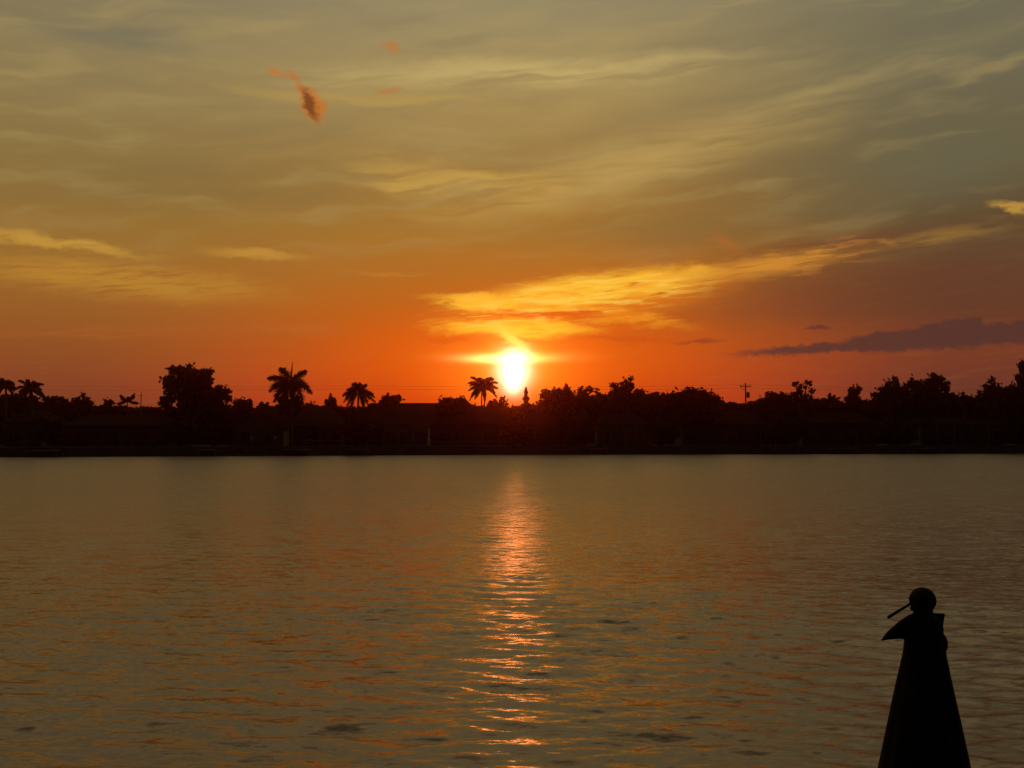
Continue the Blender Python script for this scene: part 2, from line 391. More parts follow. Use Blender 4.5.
# ------------------------------------------------------------------ broadleaf trees
def tree(name, px, D, lobes, label, cat='tree', size=.30, dens=5.0, group=None, gap=.0):
    """lobes: (px, py, rx_px, ry_px) seen at depth D; the base stands on the far ground"""
    base = at(px, 434, D); base.z = GZ
    root = thing(name, base, label, cat, group)
    s = D / F
    Cs = []; L3 = []
    for (lx, ly, rx, ry) in lobes:
        c = at(lx, ly, D) - base; c.y += RNG.uniform(-1, 1) * rx*s*.5
        rx_, rz_ = rx*s, ry*s; ry_ = max(rx_, rz_)*.8
        L3.append((c, rx_, ry_, rz_))
        # clump centres over the lobe, then leaves round the clumps
        nleaf = int(max(50, math.pi*rx*ry*dens / 2.2 / (size/.25)**2)); ncl = max(7, int(rx*ry*.22))
        u = RNG.normal(size=(ncl, 3)); u /= np.linalg.norm(u, axis=1)[:, None]
        u *= RNG.uniform(.25, 1.0, (ncl, 1)) ** .5
        cc = u * np.array([rx_, ry_, rz_]) * .9 + np.array(c)
        cr = np.clip(min(rx_, rz_) * RNG.uniform(.16, .42, ncl), .25, 1.3)
        k = RNG.integers(0, ncl, nleaf)
        d = RNG.normal(size=(nleaf, 3)); d /= np.linalg.norm(d, axis=1)[:, None]; d *= RNG.uniform(0, 1, (nleaf, 1))**.45
        P = cc[k] + d * cr[k][:, None] * np.array([1, 1, .85])
        # fill of the inner volume
        ni = int(nleaf*.5*(1-gap)); q = RNG.normal(size=(ni, 3)); q /= np.linalg.norm(q, axis=1)[:, None]; q *= RNG.uniform(0, .82, (ni, 1))**.6
        Cs += [P, q * np.array([rx_, ry_, rz_])*.85 + np.array(c)]
        # a few twigs that stick out
        nt_ = max(4, int(rx*.5)); q = RNG.normal(size=(nt_, 3)); q[:, 2] = abs(q[:, 2]); q /= np.linalg.norm(q, axis=1)[:, None]
        for tt in (.98, 1.08, 1.16): Cs.append(q*np.array([rx_, ry_, rz_])*tt + np.array(c) + RNG.normal(0, .08, (nt_, 3)))
    C = np.concatenate(Cs); C = C[C[:, 2] > .15]
    V, Fc = leaves(C, size); np_mesh('crown', V, Fc, MT['leaf'], root)
    bm = bmesh.new(); top = max(c.z for c, *_ in L3); hub = Vector((0, 0, max(.6, min(c.z for c, *_ in L3)*.6)))
    r0 = max(.12, top*.035)
    tube(bm, [(0, 0, -.2), hub*.5 + Vector((.1*r0, 0, 0)), hub], [r0*1.3, r0*.9, r0*.8])
    for c, rx_, ry_, rz_ in L3:
        mid = (hub + c)/2 + Vector((RNG.uniform(-.3, .3), 0, .2)); tube(bm, [hub, mid, c, c + Vector((0, 0, rz_*.6))], [r0*.7, r0*.45, r0*.25, .03], 5)
    bm_obj('trunk', bm, MT['bark'], root)
    return root

def sp_(px, off): return shore_px(px) + off
TREES = [
 ('broadleaf_tree', 190, 16, [(190,378,22,14),(173,384,14,10),(207,380,9,13),(190,392,30,13),(220,396,12,10),(165,402,8,8),(200,408,30,14),(176,371,9,5)], 'tallest leafy tree on the left, wide ragged crown with sky showing through its upper left', .3, .25),
 ('broadleaf_tree', 331, 22, [(331,402,7,7),(331,409,10,8)], 'small round tree just left of the drooping palm', .25, 0),
 ('broadleaf_tree', 392, 20, [(393,400,11,7),(386,404,9,7),(396,408,12,7)], 'low domed tree between the drooping palm and the straight roof ridge', .25, 0),
 ('broadleaf_tree', 451, 18, [(444,403,10,7),(457,402,11,6),(466,406,9,6),(452,410,18,8)], 'low broad tree right of the straight roof ridge, left of the sun', .25, 0),
 ('broadleaf_tree', 500, 20, [(492,406,7,7),(503,403,5,6),(499,412,14,9)], 'small tree right under the sun, left of the pointed conifer', .25, .2),
 ('broadleaf_tree', 556, 12, [(554,400,15,12),(566,397,11,11),(545,407,9,9),(558,412,22,12)], 'dense round tree just right of the sun, red rimmed', .28, 0),
 ('broadleaf_tree', 586, 16, [(584,393,7,7),(590,390,4,4),(581,402,9,8),(592,406,9,10)], 'thin crowned tree with gaps beside the dense round tree right of the sun', .22, .8),
 ('broadleaf_tree', 601, 18, [(597,393,3,5),(602,400,8,7),(606,408,10,9)], 'small spiky topped tree between the thin crowned tree and the knob topped one', .22, .5),
 ('broadleaf_tree', 627, 14, [(627,386,9,8),(631,379,2.6,2.6),(618,392,9,7),(640,392,7,4),(614,386,4,3),(628,402,18,12)], 'tall dark tree topped by a small round knob, right of the sun', .24, .2),
 ('broadleaf_tree', 658, 18, [(655,399,12,7),(668,398,10,6),(660,408,18,9)], 'level topped low tree left of the big dome shaped tree', .25, 0),
 ('broadleaf_tree', 695, 12, [(694,398,24,11),(682,400,14,10),(710,404,12,13),(695,412,26,12)], 'big dome shaped dense tree left of the utility pole', .28, 0),
 ('broadleaf_tree', 768, 14, [(771,400,12,9),(762,405,9,9),(783,400,11,8),(772,412,22,9)], 'bushy dark tree just right of the utility pole', .26, 0),
 ('broadleaf_tree', 802, 16, [(801,388,6,6),(796,384,4,3),(807,384,4,4),(800,398,14,8),(812,392,4,4),(808,408,14,9)], 'open flat topped tree with forked top, right of the bushy tree by the utility pole', .22, .6),
 ('broadleaf_tree', 854, 16, [(854,394,8,10),(854,404,10,10)], 'narrow egg shaped tree standing alone on the right', .25, 0),
 ('broadleaf_tree', 890, 14, [(894,388,11,9),(884,393,10,9),(876,401,8,9),(905,392,10,9),(890,408,20,11),(895,380,4,3)], 'left and lower half of the wide tree clump on the right', .26, .3),
 ('broadleaf_tree', 928, 12, [(914,384,7,8),(932,383,10,10),(925,392,16,10),(944,388,7,9),(930,406,24,12),(948,400,8,9)], 'highest peaked tree of the wide clump on the right', .26, .15),
 ('broadleaf_tree', 965, 16, [(961,399,10,6),(972,401,8,6),(965,409,16,8)], 'low bushy tree in the dip left of the airy tree at right', .25, 0),
 ('broadleaf_tree', 991, 12, [(991,386,9,7),(985,394,9,7),(998,393,9,8),(992,405,14,10),(992,380,4,3)], 'airy tree with small gaps next to the tree cut by the right edge', .24, .5),
 ('broadleaf_tree', 1024, 6, [(1014,394,12,11),(1024,382,10,12),(1026,367,8,8),(1032,392,16,20),(1018,408,22,14)], 'tall tree cut off by the right edge of the view', .28, .1),
 ('broadleaf_tree', 244, 24, [(238,402,8,5),(247,403,7,5),(243,409,14,8)], 'low spiky bush tree right of the tallest leafy tree', .22, .3),
 ('broadleaf_tree', 264, 26, [(263,406,8,4),(266,411,12,6)], 'tiny tree top just left of the big feathery palm', .22, .3),
 ('broadleaf_tree', 311, 24, [(311,407,8,5),(310,412,14,6)], 'low rounded tree top just right of the big feathery palm', .25, 0),
 ('broadleaf_tree', 290, 14, [(283,402,8,8),(297,402,7,7),(290,409,15,8)], 'leafy shrub filling the foot of the big feathery palm', .25, .3),
 ('broadleaf_tree', 56, 22, [(50,402,9,6),(60,400,5,4),(65,403,6,6),(57,410,16,8)], 'low ragged tree right of the pair of palms at the far left', .22, .3),
 ('broadleaf_tree', 83, 22, [(79,402,6,5),(87,402,6,5),(83,410,12,8),(83,397,2,4)], 'small tree with one upright tip between the left palms and the fork shaped palm', .22, .3),
 ('broadleaf_tree', 108, 22, [(108,403,7,4),(110,410,13,7)], 'small low tree left of the fork shaped palm', .22, .3),
 ('broadleaf_tree', 15, 20, [(15,400,8,8),(5,402,8,9),(28,404,12,9)], 'bushy tree between the two leftmost palms', .25, .1),
]
for (nm, px, off, lobes, lab, sz, gp) in TREES:
    tree(nm, px, sp_(px, off), lobes, lab, size=sz, gap=gp, dens=6.0 if gp < .4 else 3.6)

# pointed conifer in front of the sun's lower right
def conifer(px, py, D, label):
    b0 = at(px, 434, D); b0.z = GZ; root = thing('conifer', b0, label, 'conifer'); h = at(px, py, D).z - GZ
    bm = bmesh.new(); tube(bm, [(0,0,-.2), (0,0,h*.5), (0,0,h)], [.28, .18, .03]); bm_obj('trunk', bm, MT['bark'], root)
    n = 2400; z = h*(.15 + .85*RNG.random(n)**1.0); r = (h - z)/h*2.6 + .15
    tier = (np.sin(z*5.5)*.3 + .7); a_ = RNG.uniform(0, 6.283, n); rr = r*tier*RNG.random(n)**.5
    C = np.stack([np.cos(a_)*rr, np.sin(a_)*rr, z - rr*.2], 1)
    V, Fc = leaves(C, .2); np_mesh('crown', V, Fc, MT['leaf'], root)
conifer(526, 388, sp_(526, 18), 'small pointed conifer just under the right side of the sun')

# ------------------------------------------------------------------ palms
def frond_geo(p0, p1, p2, width, n=54, droop=.45, rg=RNG):
    """feather frond on a quadratic curve: leaflets as slim triangles on both sides"""
    p0, p1, p2 = (np.array(p, float) for p in (p0, p1, p2)); V = []; Fc = []
    ts = np.linspace(.12, 1, n)
    side0 = np.cross(p2 - p0, [0, 0, 1.0]); ln = np.linalg.norm(side0)
    side0 = side0/ln if ln > .2 else np.array([1.0, 0, 0])
    for t in ts:
        p = (1-t)**2*p0 + 2*t*(1-t)*p1 + t*t*p2; d = 2*(1-t)*(p1-p0) + 2*t*(p2-p1); d /= np.linalg.norm(d)
        w = width * (math.sin(math.pi*min(1, .12 + t*.86))**.55) 
        up = np.cross(side0, d)
        for s in (-1, 1):
            for _ in range(2):
                q = side0*s*rg.uniform(.5, 1) + up*rg.uniform(-.9, .6) + d*rg.uniform(.3, .8); q /= np.linalg.norm(q)
                tip = p + q*w + np.array([0, 0, -droop*w*rg.uniform(.3, 1)]); bw = .11
                i = len(V); V += [p - d*bw, p + d*bw, tip]; Fc.append((i, i+1, i+2))
    # rachis
    for t0, t1 in zip(np.linspace(0, .95, 9), np.linspace(.105, 1, 9)):
        a_ = (1-t0)**2*p0 + 2*t0*(1-t0)*p1 + t0*t0*p2; b_ = (1-t1)**2*p0 + 2*t1*(1-t1)*p1 + t1*t1*p2
        i = len(V); o_ = np.array([0, 0, .05*(1-t0)+.015]); V += [a_ - o_, a_ + o_, b_ + o_, b_ - o_]; Fc += [(i, i+1, i+2), (i, i+2, i+3)]
    return V, Fc
def palm(name, px, py_hub, D, fr, label, width=.55, trunk_r=.2, spear=None, group=None, trunks=1, cat='palm tree'):
    b0 = at(px, 434, D); b0.z = GZ; root = thing(name, b0, label, cat, group)
    hub = at(px, py_hub, D) - b0; V = []; Fc = []
    for (mx, my, tx, ty, dy_) in fr:
        m_ = at(mx, my, D) - b0; t_ = at(tx, ty, D) - b0; m_.y += dy_*.6; t_.y += dy_
        v, f_ = frond_geo(hub, m_, t_, width); k = len(V); V += v; Fc += [tuple(i+k for i in q) for q in f_]
    np_mesh('crown', np.array(V), np.array(Fc), MT['palm'], root)
    h = hub.z; bm = bmesh.new()
    if trunks == 2:
        for sx in (-.3, .3): tube(bm, [(sx, 0, -.2), (sx, 0, h*.5), (sx*.8, 0, h)], [trunk_r*1.3, trunk_r, trunk_r*.8])
    else: tube(bm, [(0, 0, -.2), (0, 0, h*.3), (0, 0, h*.7), (0, 0, h)], [trunk_r*1.4, trunk_r*1.15, trunk_r, trunk_r*.7], 9)
    bm_obj('trunk', bm, MT['palmbark'], root)
    if spear:
        bm = bmesh.new(); t_ = at(*spear, D) - b0; tube(bm, [hub, (hub+t_)/2, t_], [.16, .13, .04], 6); bm_obj('spear_leaf', bm, MT['palm'], root)
    return root
hx, hy = 291, 379
palm('royal_palm', 291, 380, sp_(291, 12), [
    (286,371,279,367,1.2),(279,374,269,378,-1.),(277,378,268,391,1.0),(283,382,275,402,-1.2),(280,383,272,396,2.0),
    (298,371,305,370,1.0),(304,378,308,388,-1.4),(305,381,311,393,1.0),(299,385,302,406,1.4),(286,388,284,404,-2.),
    (296,376,300,386,2.6),(284,377,277,388,-2.8),(294,384,296,400,-2.4),(302,376,305,384,-2.8)],
    'tallest palm, full feathery crown with an upright spear leaf, on the left of the sun', width=1.2, trunk_r=.24, spear=(292.4,362))
def rand_palm(px, py_hub, top, hw, label, off, n=13, width=.42, droop=1.0, fill=0, **k):
    fr = []
    for i in range(fill):
        q_ = RNG.uniform(-.75, .75); e_ = math.sqrt(1 - q_*q_)*RNG.uniform(.5, 1.0)
        fr.append((px + q_*hw*.5, py_hub - (py_hub-top)*e_*.9, px + q_*hw, py_hub - (py_hub-top)*e_*.8, RNG.uniform(-1.2, 1.2)))
    for i in range(n):
        a_ = (i + RNG.uniform(-.3, .3)) / n * 2*math.pi; e_ = RNG.uniform(.1, 1.15); c_ = math.cos(a_)
        rise = (py_hub - top) * e_ ; ln = hw*RNG.uniform(.8, 1.05)
        tipy = py_hub - rise*.9 + droop*hw*(1.15 - e_)*RNG.uniform(.5, 1.0)
        fr.append((px + c_*ln*.6, py_hub - rise*1.05, px + c_*ln, tipy, math.sin(a_)*ln*.15))
    return palm('palm_tree', px, py_hub, sp_(px, off), fr, label, width=width, **k)
rand_palm(5, 387, 377, 11, 'leftmost palm, cut close to the left edge', 14, n=24, width=.45)
rand_palm(31, 390, 380, 14, 'second palm from the left edge, full round crown', 12, n=22, fill=6, width=.45)
palm('palm_tree', 127, 402, sp_(127, 22), [(123,398,120,397,.5),(124,396,121,395,-.5),(130,397,134,393,.4),(131,398,136,396,-.6),(127,398,128,397,.2),(122,401,117,404,0),(133,401,138,403,.4),(125,399,123,399,.8)],
     'small palm shaped like a fork beside a thin mast, left of the tallest leafy tree', width=.5, trunk_r=.12)
palm('drooping_palm', 358, 391, sp_(358, 6), [(354,384,346,390,.6),(357,381,353,384,-.6),(362,385,366,384,.5),(352,387,343,402,.5),(354,389,347,408,-1),(364,386,374,397,.8),(366,390,376,402,-.8),(361,388,370,408,1),(358,384,360,383,0),(353,390,352,410,-1.2),(363,389,365,408,-1.5),(350,388,344,396,-1.4),(366,388,372,394,1.6)],
     'drooping palm between the tallest palm and the straight roof ridge', width=.75, trunk_r=.18)
rand_palm(483, 389, 377, 15, 'round headed palm on twin trunks close to the left of the sun', 24, n=30, width=.6, fill=12, trunk_r=.13, trunks=2)
palm('palm_tree', 831, 402, sp_(831, 18), [(827,398,823,398,.4),(829,397,830,393,0),(835,398,841,397,.3),(826,400,821,403,-.4),(836,400,843,402,.5),(832,397,834,395,-.5),(828,398,825,400,.8)],
     'small star shaped palm left of the lone egg shaped tree', width=.5, trunk_r=.12)

# ------------------------------------------------------------------ dense belt of undergrowth behind the houses
P = []
topn = np.interp(np.arange(-260, 1300, 4), *zip(*[(-260,398),(0,400),(60,404),(120,408),(150,409),(235,408),(258,410),(330,408),(420,408),(450,404),(520,408),(540,403),(575,396),(620,395),(660,396),(712,397),(725,404),(748,404),(765,399),(820,400),(840,402),(870,401),(890,395),(940,393),(958,399),(985,396),(1024,392),(1300,392)]))
for i, px in enumerate(range(-260, 1300, 4)):
    D = sp_(min(max(px, 0), 1024), 38); tp = topn[i] + RNG.normal(0, 1.2); c = at(px, tp, D)
    h = c.z - GZ; n = 520
    q = np.stack([c.x + RNG.uniform(-.7, .7, n), D + RNG.uniform(-2.5, 2.5, n), GZ + h*RNG.random(n)], 1); P.append(q)
V, Fc = leaves(np.concatenate(P), .42)
tag(np_mesh('undergrowth', V, Fc, MT['leaf']), 'dark belt of undergrowth and distant wood behind the houses', 'undergrowth', kind='stuff')

# ------------------------------------------------------------------ houses
def house(px0, px1, eave_py, ridge_py, D, wm, rm, label, depth=10, ridge=(.3, .7), gable=False, wins=(), doors=(), posts=0, rz=0, name='house', floor=GZ):
    xa, xb = at(px0, 434, D).x, at(px1, 434, D).x; w = xb - xa; ez = at(512, eave_py, D).z - floor; rzt = at(512, ridge_py, D + depth/2).z - floor
    root = thing(name, ((xa+xb)/2, D, floor), label, 'house'); hw = w/2
    bm = bmesh.new(); box(bm, -hw+.5, hw-.5, .5, depth-.5, -.1, ez-.02); bm_obj('wall', bm, wm, root)
    bm = bmesh.new(); t = .18
    if gable:
        xm = -hw + w*ridge[0]
        pts = [(-hw, ez-.1), (xm, rzt), (hw, ez-.1)]
        v = [bm.verts.new((x, y, z)) for (x, z) in pts for y in (0, depth)] + [bm.verts.new((x, y, z - t)) for (x, z) in pts for y in (0, depth)]
        a0_, a1_, b0_, b1_, c0_, c1_, d0, d1, e0_, e1_, f0, f1 = v
        for q in ((a0_,b0_,b1_,a1_),(b0_,c0_,c1_,b1_),(d0,d1,e1_,e0_),(e0_,e1_,f1,f0),(a0_,a1_,d1,d0),(c1_,c0_,f0,f1),(a0_,d0,e0_,b0_),(b0_,e0_,f0,c0_),(a1_,b1_,e1_,d1),(b1_,c1_,f1,e1_)): bm.faces.new(q)
        bm_obj('roof', bm, rm, root)
        bm = bmesh.new(); g = [bm.verts.new(p) for p in ((-hw+.5, .55, ez-.05), (hw-.5, .55, ez-.05), (xm, .55, rzt-.32), (-hw+.5, .7, ez-.05), (hw-.5, .7, ez-.05), (xm, .7, rzt-.32))]
        bmesh.ops.convex_hull(bm, input=g); bm_obj('gable', bm, wm, root)
    else:
        x0_, x1_ = -hw + w*ridge[0], -hw + w*ridge[1]
        lo = [(-hw, 0), (hw, 0), (hw, depth), (-hw, depth)]
        v = [bm.verts.new((x, y, ez-t)) for x, y in lo] + [bm.verts.new((x, y, ez)) for x, y in lo] + [bm.verts.new((x0_, depth/2, rzt)), bm.verts.new((x1_, depth/2, rzt))]
        bmesh.ops.convex_hull(bm, input=v); bm_obj('roof', bm, rm, root)
    for (fx, ww, z0, z1) in wins:
        x = -hw + w*fx
        bm = bmesh.new()
        for (a_, b_, c_, d_) in ((x-ww/2-.08, x+ww/2+.08, z1, z1+.08), (x-ww/2-.08, x+ww/2+.08, z0-.08, z0), (x-ww/2-.08, x-ww/2, z0, z1), (x+ww/2, x+ww/2+.08, z0, z1), (x-.03, x+.03, z0, z1)):
            box(bm, a_, b_, .42, .498, c_, d_)
        fo = bm_obj('window', bm, MT['trim'], root)
        bm = bmesh.new(); box(bm, x-ww/2, x+ww/2, .46, .49, z0, z1); bm_obj('pane', bm, MT['glass'], fo)
    for fx in doors:
        x = -hw + w*fx; bm = bmesh.new(); box(bm, x-.5, x+.5, .44, .495, 0, 2.1, .01); do = bm_obj('door', bm, MT['trim'], root)
        bm = bmesh.new(); bmesh.ops.create_uvsphere(bm, u_segments=8, v_segments=6, radius=.04, matrix=Matrix.Translation((x+.4, .4, 1.0))); bm_obj('handle', bm, MT['metal'], do)
    for i in range(posts):
        x = -hw + .4 + (w-.8)*i/(posts-1); bm = bmesh.new(); box(bm, x-.09, x+.09, .02, .2, 0, ez-t-.003); bm_obj('porch_post', bm, MT['wall1'], root)
    return root
W1 = [(.12,1.8,.9,2.1),(.3,1.8,.9,2.1),(.72,2.4,.3,2.2),(.9,1.4,.9,2.1)]
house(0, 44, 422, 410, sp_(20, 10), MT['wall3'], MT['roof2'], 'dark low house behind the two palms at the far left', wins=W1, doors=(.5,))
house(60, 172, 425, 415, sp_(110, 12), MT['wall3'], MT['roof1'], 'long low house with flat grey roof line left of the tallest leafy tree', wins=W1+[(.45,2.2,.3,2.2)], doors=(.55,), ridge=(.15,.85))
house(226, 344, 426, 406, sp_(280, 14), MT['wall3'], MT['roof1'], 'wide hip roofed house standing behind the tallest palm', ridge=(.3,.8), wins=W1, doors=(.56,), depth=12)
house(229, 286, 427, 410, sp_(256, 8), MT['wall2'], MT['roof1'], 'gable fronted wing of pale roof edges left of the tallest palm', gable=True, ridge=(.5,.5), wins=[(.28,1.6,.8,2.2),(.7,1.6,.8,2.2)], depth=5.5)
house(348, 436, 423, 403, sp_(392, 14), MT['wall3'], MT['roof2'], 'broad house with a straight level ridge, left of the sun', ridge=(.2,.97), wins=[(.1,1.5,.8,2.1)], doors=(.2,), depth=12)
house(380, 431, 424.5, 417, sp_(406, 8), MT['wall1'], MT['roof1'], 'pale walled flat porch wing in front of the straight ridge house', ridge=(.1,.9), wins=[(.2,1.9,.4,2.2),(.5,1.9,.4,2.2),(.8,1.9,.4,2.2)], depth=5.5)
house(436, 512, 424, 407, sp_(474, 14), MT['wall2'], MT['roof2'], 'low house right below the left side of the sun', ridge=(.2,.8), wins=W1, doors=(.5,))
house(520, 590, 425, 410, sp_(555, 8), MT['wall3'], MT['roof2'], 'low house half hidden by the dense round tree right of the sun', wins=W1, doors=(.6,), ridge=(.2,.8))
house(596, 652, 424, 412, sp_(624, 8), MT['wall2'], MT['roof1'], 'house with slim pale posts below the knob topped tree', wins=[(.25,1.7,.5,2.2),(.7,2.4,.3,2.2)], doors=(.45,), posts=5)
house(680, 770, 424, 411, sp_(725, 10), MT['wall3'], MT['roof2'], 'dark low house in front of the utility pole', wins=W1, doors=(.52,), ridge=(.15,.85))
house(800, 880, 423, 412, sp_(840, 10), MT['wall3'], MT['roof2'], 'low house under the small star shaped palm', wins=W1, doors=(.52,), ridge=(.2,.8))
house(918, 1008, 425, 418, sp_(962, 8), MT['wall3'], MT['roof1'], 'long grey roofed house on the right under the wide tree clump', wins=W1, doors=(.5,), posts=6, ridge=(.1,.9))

# shrubs in front of the houses, on the bank
def shrub(px, wpx, hpx, label):
    D = sp_(px, 4); tree('shrub', px, D, [(px - wpx*.3, 443 - hpx*.55, wpx*.4, hpx*.6), (px + wpx*.3, 443 - hpx*.5, wpx*.4, hpx*.55), (px, 443 - hpx*.35, wpx*.5, hpx*.6)], label, cat='shrub', size=.2, dens=6, group='shrubs along the far bank')
for px, w, h, l in [
    (52,22,24,'rounded shrub on the bank at the gap between the two leftmost houses'), (186,34,20,'wide shrub on the bank at the foot of the tallest leafy tree'),
    (214,16,16,'narrow shrub on the bank just left of the gable fronted house'), (318,20,14,'low shrub on the bank right of the tallest palm'),
    (358,24,26,'tall shrub on the bank at the foot of the drooping palm'), (440,14,10,'tiny shrub on the bank right of the pale walled porch'),
    (514,26,22,'shrub on the bank straight below the sun'), (575,30,24,'tall shrub on the bank right of the sun below the thin crowned tree'),
    (662,26,20,'wide shrub on the bank below the level topped low tree'), (786,30,26,'big shrub on the bank below the forked top tree'),
    (896,34,24,'big shrub on the bank below the left half of the wide clump'), (1018,24,22,'shrub on the bank at the right edge')]:
    shrub(px, w, h, l)

# ------------------------------------------------------------------ utility pole, wires, mast, fence, pilings
DP = 222
def upole(px, top_py, label, arm=True):
    b0 = at(px, 434, DP); b0.z = GZ; root = thing('utility_pole', b0, label, 'utility pole'); h = at(px, top_py, DP).z - GZ
    bm = bmesh.new(); tube(bm, [(0,0,-.3),(0,0,h*.5),(0,0,h)], [.2,.17,.13], 8); bm_obj('pole', bm, MT['wood'], root)
    bm = bmesh.new(); box(bm, -1.1, 1.1, -.08, .08, h-.75, h-.6); bm_obj('crossarm', bm, MT['wood'], root)
    for x in (-1.0, -.45, .45, 1.0):
        bm = bmesh.new(); tube(bm, [(x,0,h-.597),(x,0,h-.45),(x,0,h-.35)], [.05,.08,.04], 6); bm_obj('insulator', bm, MT['metal'], root)
    if arm:
        bm = bmesh.new(); tube(bm, [(.5,0,h-3.0),(.5,0,h-2.9),(.5,0,h-1.9),(.5,0,h-1.8)], [.2,.33,.33,.2], 12); bm_obj('transformer', bm, MT['metal'], root)
        bm = bmesh.new(); tube(bm, [(-.13,0,h-1.4),(-.8,0,h-1.15),(-.95,0,h-.75)], [.05,.05,.04], 6); bm_obj('brace', bm, MT['metal'], root)
    return b0.x, h + GZ
tops = [upole(-120, 383, 'utility pole beyond the left edge', False), upole(358, 384, 'utility pole hidden behind the drooping palm', False),
        upole(746, 383, 'wooden utility pole with drum transformer standing above the trees right of the dome shaped tree'), upole(1150, 388, 'utility pole beyond the right edge', False)]
for dz_, lab in ((-.35, 'upper thin power line strung across above the trees'), (-.98, 'lower thin power line strung across above the trees')):
    bm = bmesh.new(); pts = []
    for (x0_, z0_), (x1_, z1_) in zip(tops, tops[1:]):
        for i in range(24):
            t = i/24; pts.append((x0_ + (x1_-x0_)*t, DP-.01, z0_ + (z1_-z0_)*t + dz_ - .35*4*t*(1-t)))
    tube(bm, pts, .016, 5); tag(bm_obj('power_line', bm, MT['wire']), lab, 'power line', 'power lines above the far trees')
b0 = at(140.5, 434, sp_(140, 18)); b0.z = GZ; root = thing('mast', b0, 'thin upright mast left of the tallest leafy tree', 'mast'); h = at(140, 392.5, b0.y).z - GZ
bm = bmesh.new(); tube(bm, [(0,0,-.1),(0,0,h)], [.11,.06], 6); bm_obj('pole', bm, MT['metal'], root)
bm = bmesh.new(); tube(bm, [(-.35,0,h-.5),(.35,0,h-.5)], .04, 5); bm_obj('antenna_bar', bm, MT['metal'], root)

def fence(px0, px1, py, off, label, n):
    D0 = sp_((px0+px1)/2, off); a_ = at(px0, py, D0); b_ = at(px1, py, D0)
    root = thing('fence', ((a_.x+b_.x)/2, D0, GZ), label, 'fence'); hw = (b_.x-a_.x)/2; h = a_.z - GZ
    bm = bmesh.new(); box(bm, -hw, hw, -.03, .03, h-.16, h); bm_obj('top_rail', bm, MT['wall1'], root)
    bm = bmesh.new(); box(bm, -hw, hw, -.02, .02, .15, .22)
    for i in range(int(hw*2/.35)): x = -hw + .2 + i*.35; box(bm, x-.015, x+.015, -.018, .018, .223, h-.163)
    bm_obj('balusters', bm, MT['wood'], root)
    for i in range(n):
        x = -hw + 2*hw*i/(n-1); bm = bmesh.new(); box(bm, x-.06, x+.06, .033, .15, -.1, h+.05); bm_obj('post', bm, MT['wood'], root)
fence(432, 500, 441, 3, 'low pale topped railing on the bank left below the sun', 8)
fence(305, 344, 440, 3, 'short low railing on the bank right of the tallest palm', 6)
def dock(px, wpx, label):  # most docks stand in for the trees' dark reflections at the waterline
    x0_ = at(px, 434, sp_(px, 0)).x; y0_ = shore(x0_); w = wpx*sp_(px, 0)/F
    root = thing('dock', (x0_, y0_-.15, 0), label, 'dock')
    bm = bmesh.new()
    for i in range(int(w/.16)): box(bm, -w/2 + i*.16, -w/2 + i*.16 + .145, -2.4, 0, .93, .98)
    bm_obj('deck', bm, MT['wood'], root)
    for x in (-w/2+.2, w/2-.2):
        for y_ in (-2.2, -.3):
            bm = bmesh.new(); tube(bm, [(x, y_, -2), (x, y_, .9)], .13, 8); bm_obj('piling', bm, MT['wood'], root)
    bm = bmesh.new(); box(bm, -w/2, w/2, -2.39, -2.3, .75, .925); bm_obj('beam', bm, MT['wood'], root)
for px, w, l in ((48, 34, 'dock standing in for dark tree reflections at the far left below the second palm'), (212, 18, 'small dock below the right side of the tallest leafy tree'), (300, 26, 'dock standing in for dark reflections below the tallest palm'),
                 (360, 20, 'dock standing in for dark reflections below the drooping palm'), (598, 18, 'dock standing in for dark reflections below the knob topped tree'), (838, 28, 'dock standing in for dark reflections below the lone egg shaped tree'), (920, 26, 'dock below the wide tree clump at right')):
    dock(px, w, 'low wooden ' + l)
def lamp(px, py, label):
    D = sp_(px, 5); c = at(px, py, D); root = thing('garden_lantern', (c.x, D, GZ), label, 'lantern', 'garden lantern posts on the far bank'); h = c.z - GZ
    bm = bmesh.new(); tube(bm, [(0,0,-.05),(0,0,h-.3)], .06, 6); bm_obj('post', bm, MT['wood'], root)
    bm = bmesh.new(); tube(bm, [(0,0,h-.297),(0,0,h-.2),(0,0,h+.15),(0,0,h+.3)], [.16,.24,.24,.05], 8); bm_obj('head', bm, MT['wall1'], root)
lamp(251.5, 438.5, 'left one of the two pale lantern posts before the gable fronted house'); lamp(275, 438, 'right one of the two pale lantern posts before the gable fronted house')

# ------------------------------------------------------------------ statue on the near bank
SD = 3.9
def S(px, py): return at(px, py, SD)
s0 = S(924, 700); root = thing('statue', (s0.x, SD, 1.42), 'dark robed garden statue with round head blowing a thin pipe, in silhouette at lower right', 'statue')
O = Vector((s0.x, SD, 1.42))
def Lp(px, py, dy_=0): v = S(px, py) - O; v.y += dy_; return v
k = SD/F
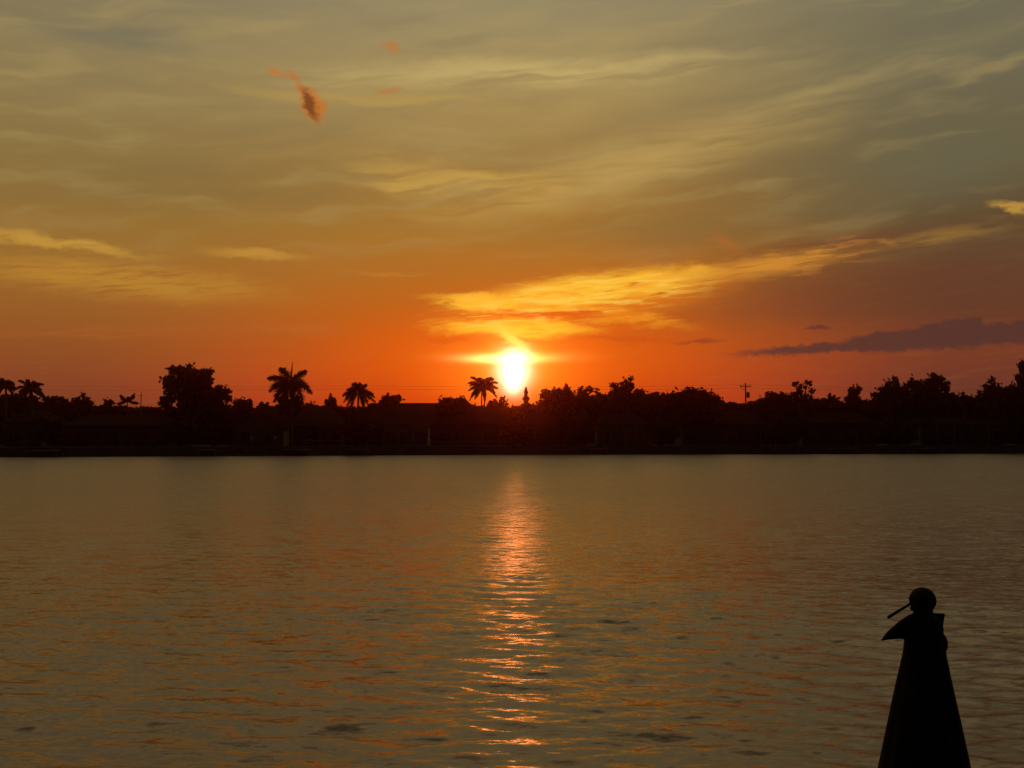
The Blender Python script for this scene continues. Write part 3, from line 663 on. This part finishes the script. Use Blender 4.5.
# flared robe with folds
bm = bmesh.new(); seg = 96; prof = [(640,905,943),(650,904,945),(656,902.8,945.8),(675,898.5,949.5),(700,893,954.8),(735,886,962.3),(768,879.4,969),(800,873,975.8),(840,865.5,983.5),(880,859,990)]
rings = []
zg = 0.0
for i, (py, l, r) in enumerate(prof):
    c = Lp((l+r)/2, py); rx = (r-l)/2*k
    if i == len(prof)-1 : c.z = max(c.z, 0.0)
    ring = []
    for j in range(seg):
        a_ = j/seg*2*math.pi; f_ = min(1, i/5)
        m_ = 1 - .075*f_*(.5 + .5*math.cos(a_*13 + 1.3*math.sin(a_*3)))*(abs(math.sin(a_))**.6)
        ring.append(bm.verts.new((c.x + rx*math.cos(a_)*m_, rx*.8*math.sin(a_)*m_, c.z)))
    rings.append(ring)
last = rings[-1]; zmin = min(v.co.z for v in last)
ring = [bm.verts.new((v.co.x*1.02, v.co.y*1.02, .08)) for v in last]; rings.append(ring)
for a_, b_ in zip(rings, rings[1:]):
    for j in range(seg): bm.faces.new((a_[j], a_[(j+1) % seg], b_[(j+1) % seg], b_[j]))
bm.faces.new(rings[0]); bm.faces.new(rings[-1][::-1])
bm_obj('robe', bm, MT['bronze'], root, True)
bm = bmesh.new(); box(bm, -.30, .30, -.24, .24, -.02, .078, .015); bm_obj('plinth', bm, MT['conc'], root)
# figure: trunk, neck, head with face, one raised arm - fused into one continuous skin
bm = bmesh.new()
def ell(c, rx, ry, rz, rot=0):
    m_ = Matrix.Translation(c) @ Matrix.Rotation(rot, 4, 'Y') @ Matrix.Diagonal((rx, ry, rz, 1)); bmesh.ops.create_uvsphere(bm, u_segments=28, v_segments=18, radius=1, matrix=m_)
ell(Lp(922.7, 600.4), 12.9*k, 13*k, 12.9*k)
ell(Lp(910.8, 603.5), 1.6*k, 2*k, 1.6*k); ell(Lp(910.6, 598), 1.7*k, 2.2*k, 2.6*k, .3); ell(Lp(912.5, 608.5), 2.6*k, 3.5*k, 2.4*k)
for s_ in (-1, 1): ell(Lp(912.3, 596.5, s_*5*k), 1.2*k, 1.8*k, 1.1*k); ell(Lp(923.5, 602, s_*12.6*k), 2.6*k, 1.6*k, 3.6*k)
tube(bm, [Lp(923, 608), Lp(923.4, 616), Lp(924, 630), Lp(924, 645), Lp(924.3, 656)], [8.5*k, 10.5*k, 17*k, 19*k, 20.3*k], 28)
ell(Lp(924, 622), 14.5*k, 12*k, 10*k)
# raised left sleeve, a flat tapering fold
def sweep(pts, secs):
    rings = []
    for p, (a_, b_, ang) in zip(pts, secs):
        rings.append([bm.verts.new(p + Vector((math.cos(t)*a_*k*math.cos(ang), math.sin(t)*b_*k, math.cos(t)*a_*k*math.sin(ang)))) for t in [q/16*2*math.pi for q in range(16)]])
    for a_, b_ in zip(rings, rings[1:]):
        for j in range(16): bm.faces.new((a_[j], a_[(j+1) % 16], b_[(j+1) % 16], b_[j]))
    bm.faces.new(rings[0]); bm.faces.new(rings[-1][::-1])
sweep([Lp(918, 626), Lp(909, 627), Lp(901, 629.3), Lp(893, 632.4), Lp(886.5, 635.8), Lp(883.3, 638.4), Lp(881.2, 640.6)],
      [(13.5, 8, 1.45), (12.6, 7.5, 1.5), (9.5, 6.5, 1.5), (7.0, 5, 1.35), (4.6, 3.6, 1.25), (2.6, 2.2, 1.2), (.7, .8, 1.2)])
# bent right elbow
ell(Lp(939, 643), 8.3*k, 9*k, 11.5*k, -.1); ell(Lp(937, 631), 6*k, 8*k, 12*k)
fg = bm_obj('figure', bm, MT['bronze'], root, True)
rm_ = fg.modifiers.new('remesh', 'REMESH'); rm_.mode = 'VOXEL'; rm_.voxel_size = .0026; rm_.use_smooth_shade = True
sm_ = fg.modifiers.new('smooth', 'SMOOTH'); sm_.iterations = 3; sm_.factor = .5
# stiff upturned collar behind the right shoulder
bm = bmesh.new(); outl = [(926,612.5),(934,613.9),(945.6,614.2),(944.2,621),(942.6,631),(943,640),(928,642),(920,626)]
fr_ = [bm.verts.new(Lp(x, y, .8*k)) for x, y in outl]; bk_ = [bm.verts.new(Lp(x, y, 7*k)) for x, y in outl]
bm.faces.new(fr_); bm.faces.new(bk_[::-1])
for i in range(len(outl)): j = (i+1) % len(outl); bm.faces.new((fr_[i], bk_[i], bk_[j], fr_[j]))
bmesh.ops.bevel(bm, geom=bm.edges[:], offset=.0012, segments=2, affect='EDGES'); bm_obj('collar', bm, MT['bronze'], root)
bm = bmesh.new(); tube(bm, [Lp(911.5, 603.1), Lp(900, 610.2), Lp(889.5, 616.7), Lp(887.6, 617.9)], [1.2*k, 1.4*k, 1.6*k, 1.2*k], 12)
bm_obj('pipe', bm, MT['bronze'], root, True)

# ------------------------------------------------------------------ red-tinted haze, added to stand in for the sun's glow over the trees
bm = bmesh.new(); box(bm, -480, 480, -90, 300, -4, 40)
hm = bpy.data.materials.new('haze'); hm.use_nodes = True; ht = hm.node_tree; ht.nodes.clear()
pv = ht.nodes.new('ShaderNodeVolumePrincipled'); pv.inputs['Color'].default_value = (.95, .25, .14, 1)
pv.inputs['Density'].default_value = .0005; pv.inputs['Anisotropy'].default_value = .972
ho = ht.nodes.new('ShaderNodeOutputMaterial'); ht.links.new(pv.outputs[0], ho.inputs['Volume'])
tag(bm_obj('haze', bm, hm), 'thin red haze over the water added for the glow under the sun', 'haze', kind='stuff')
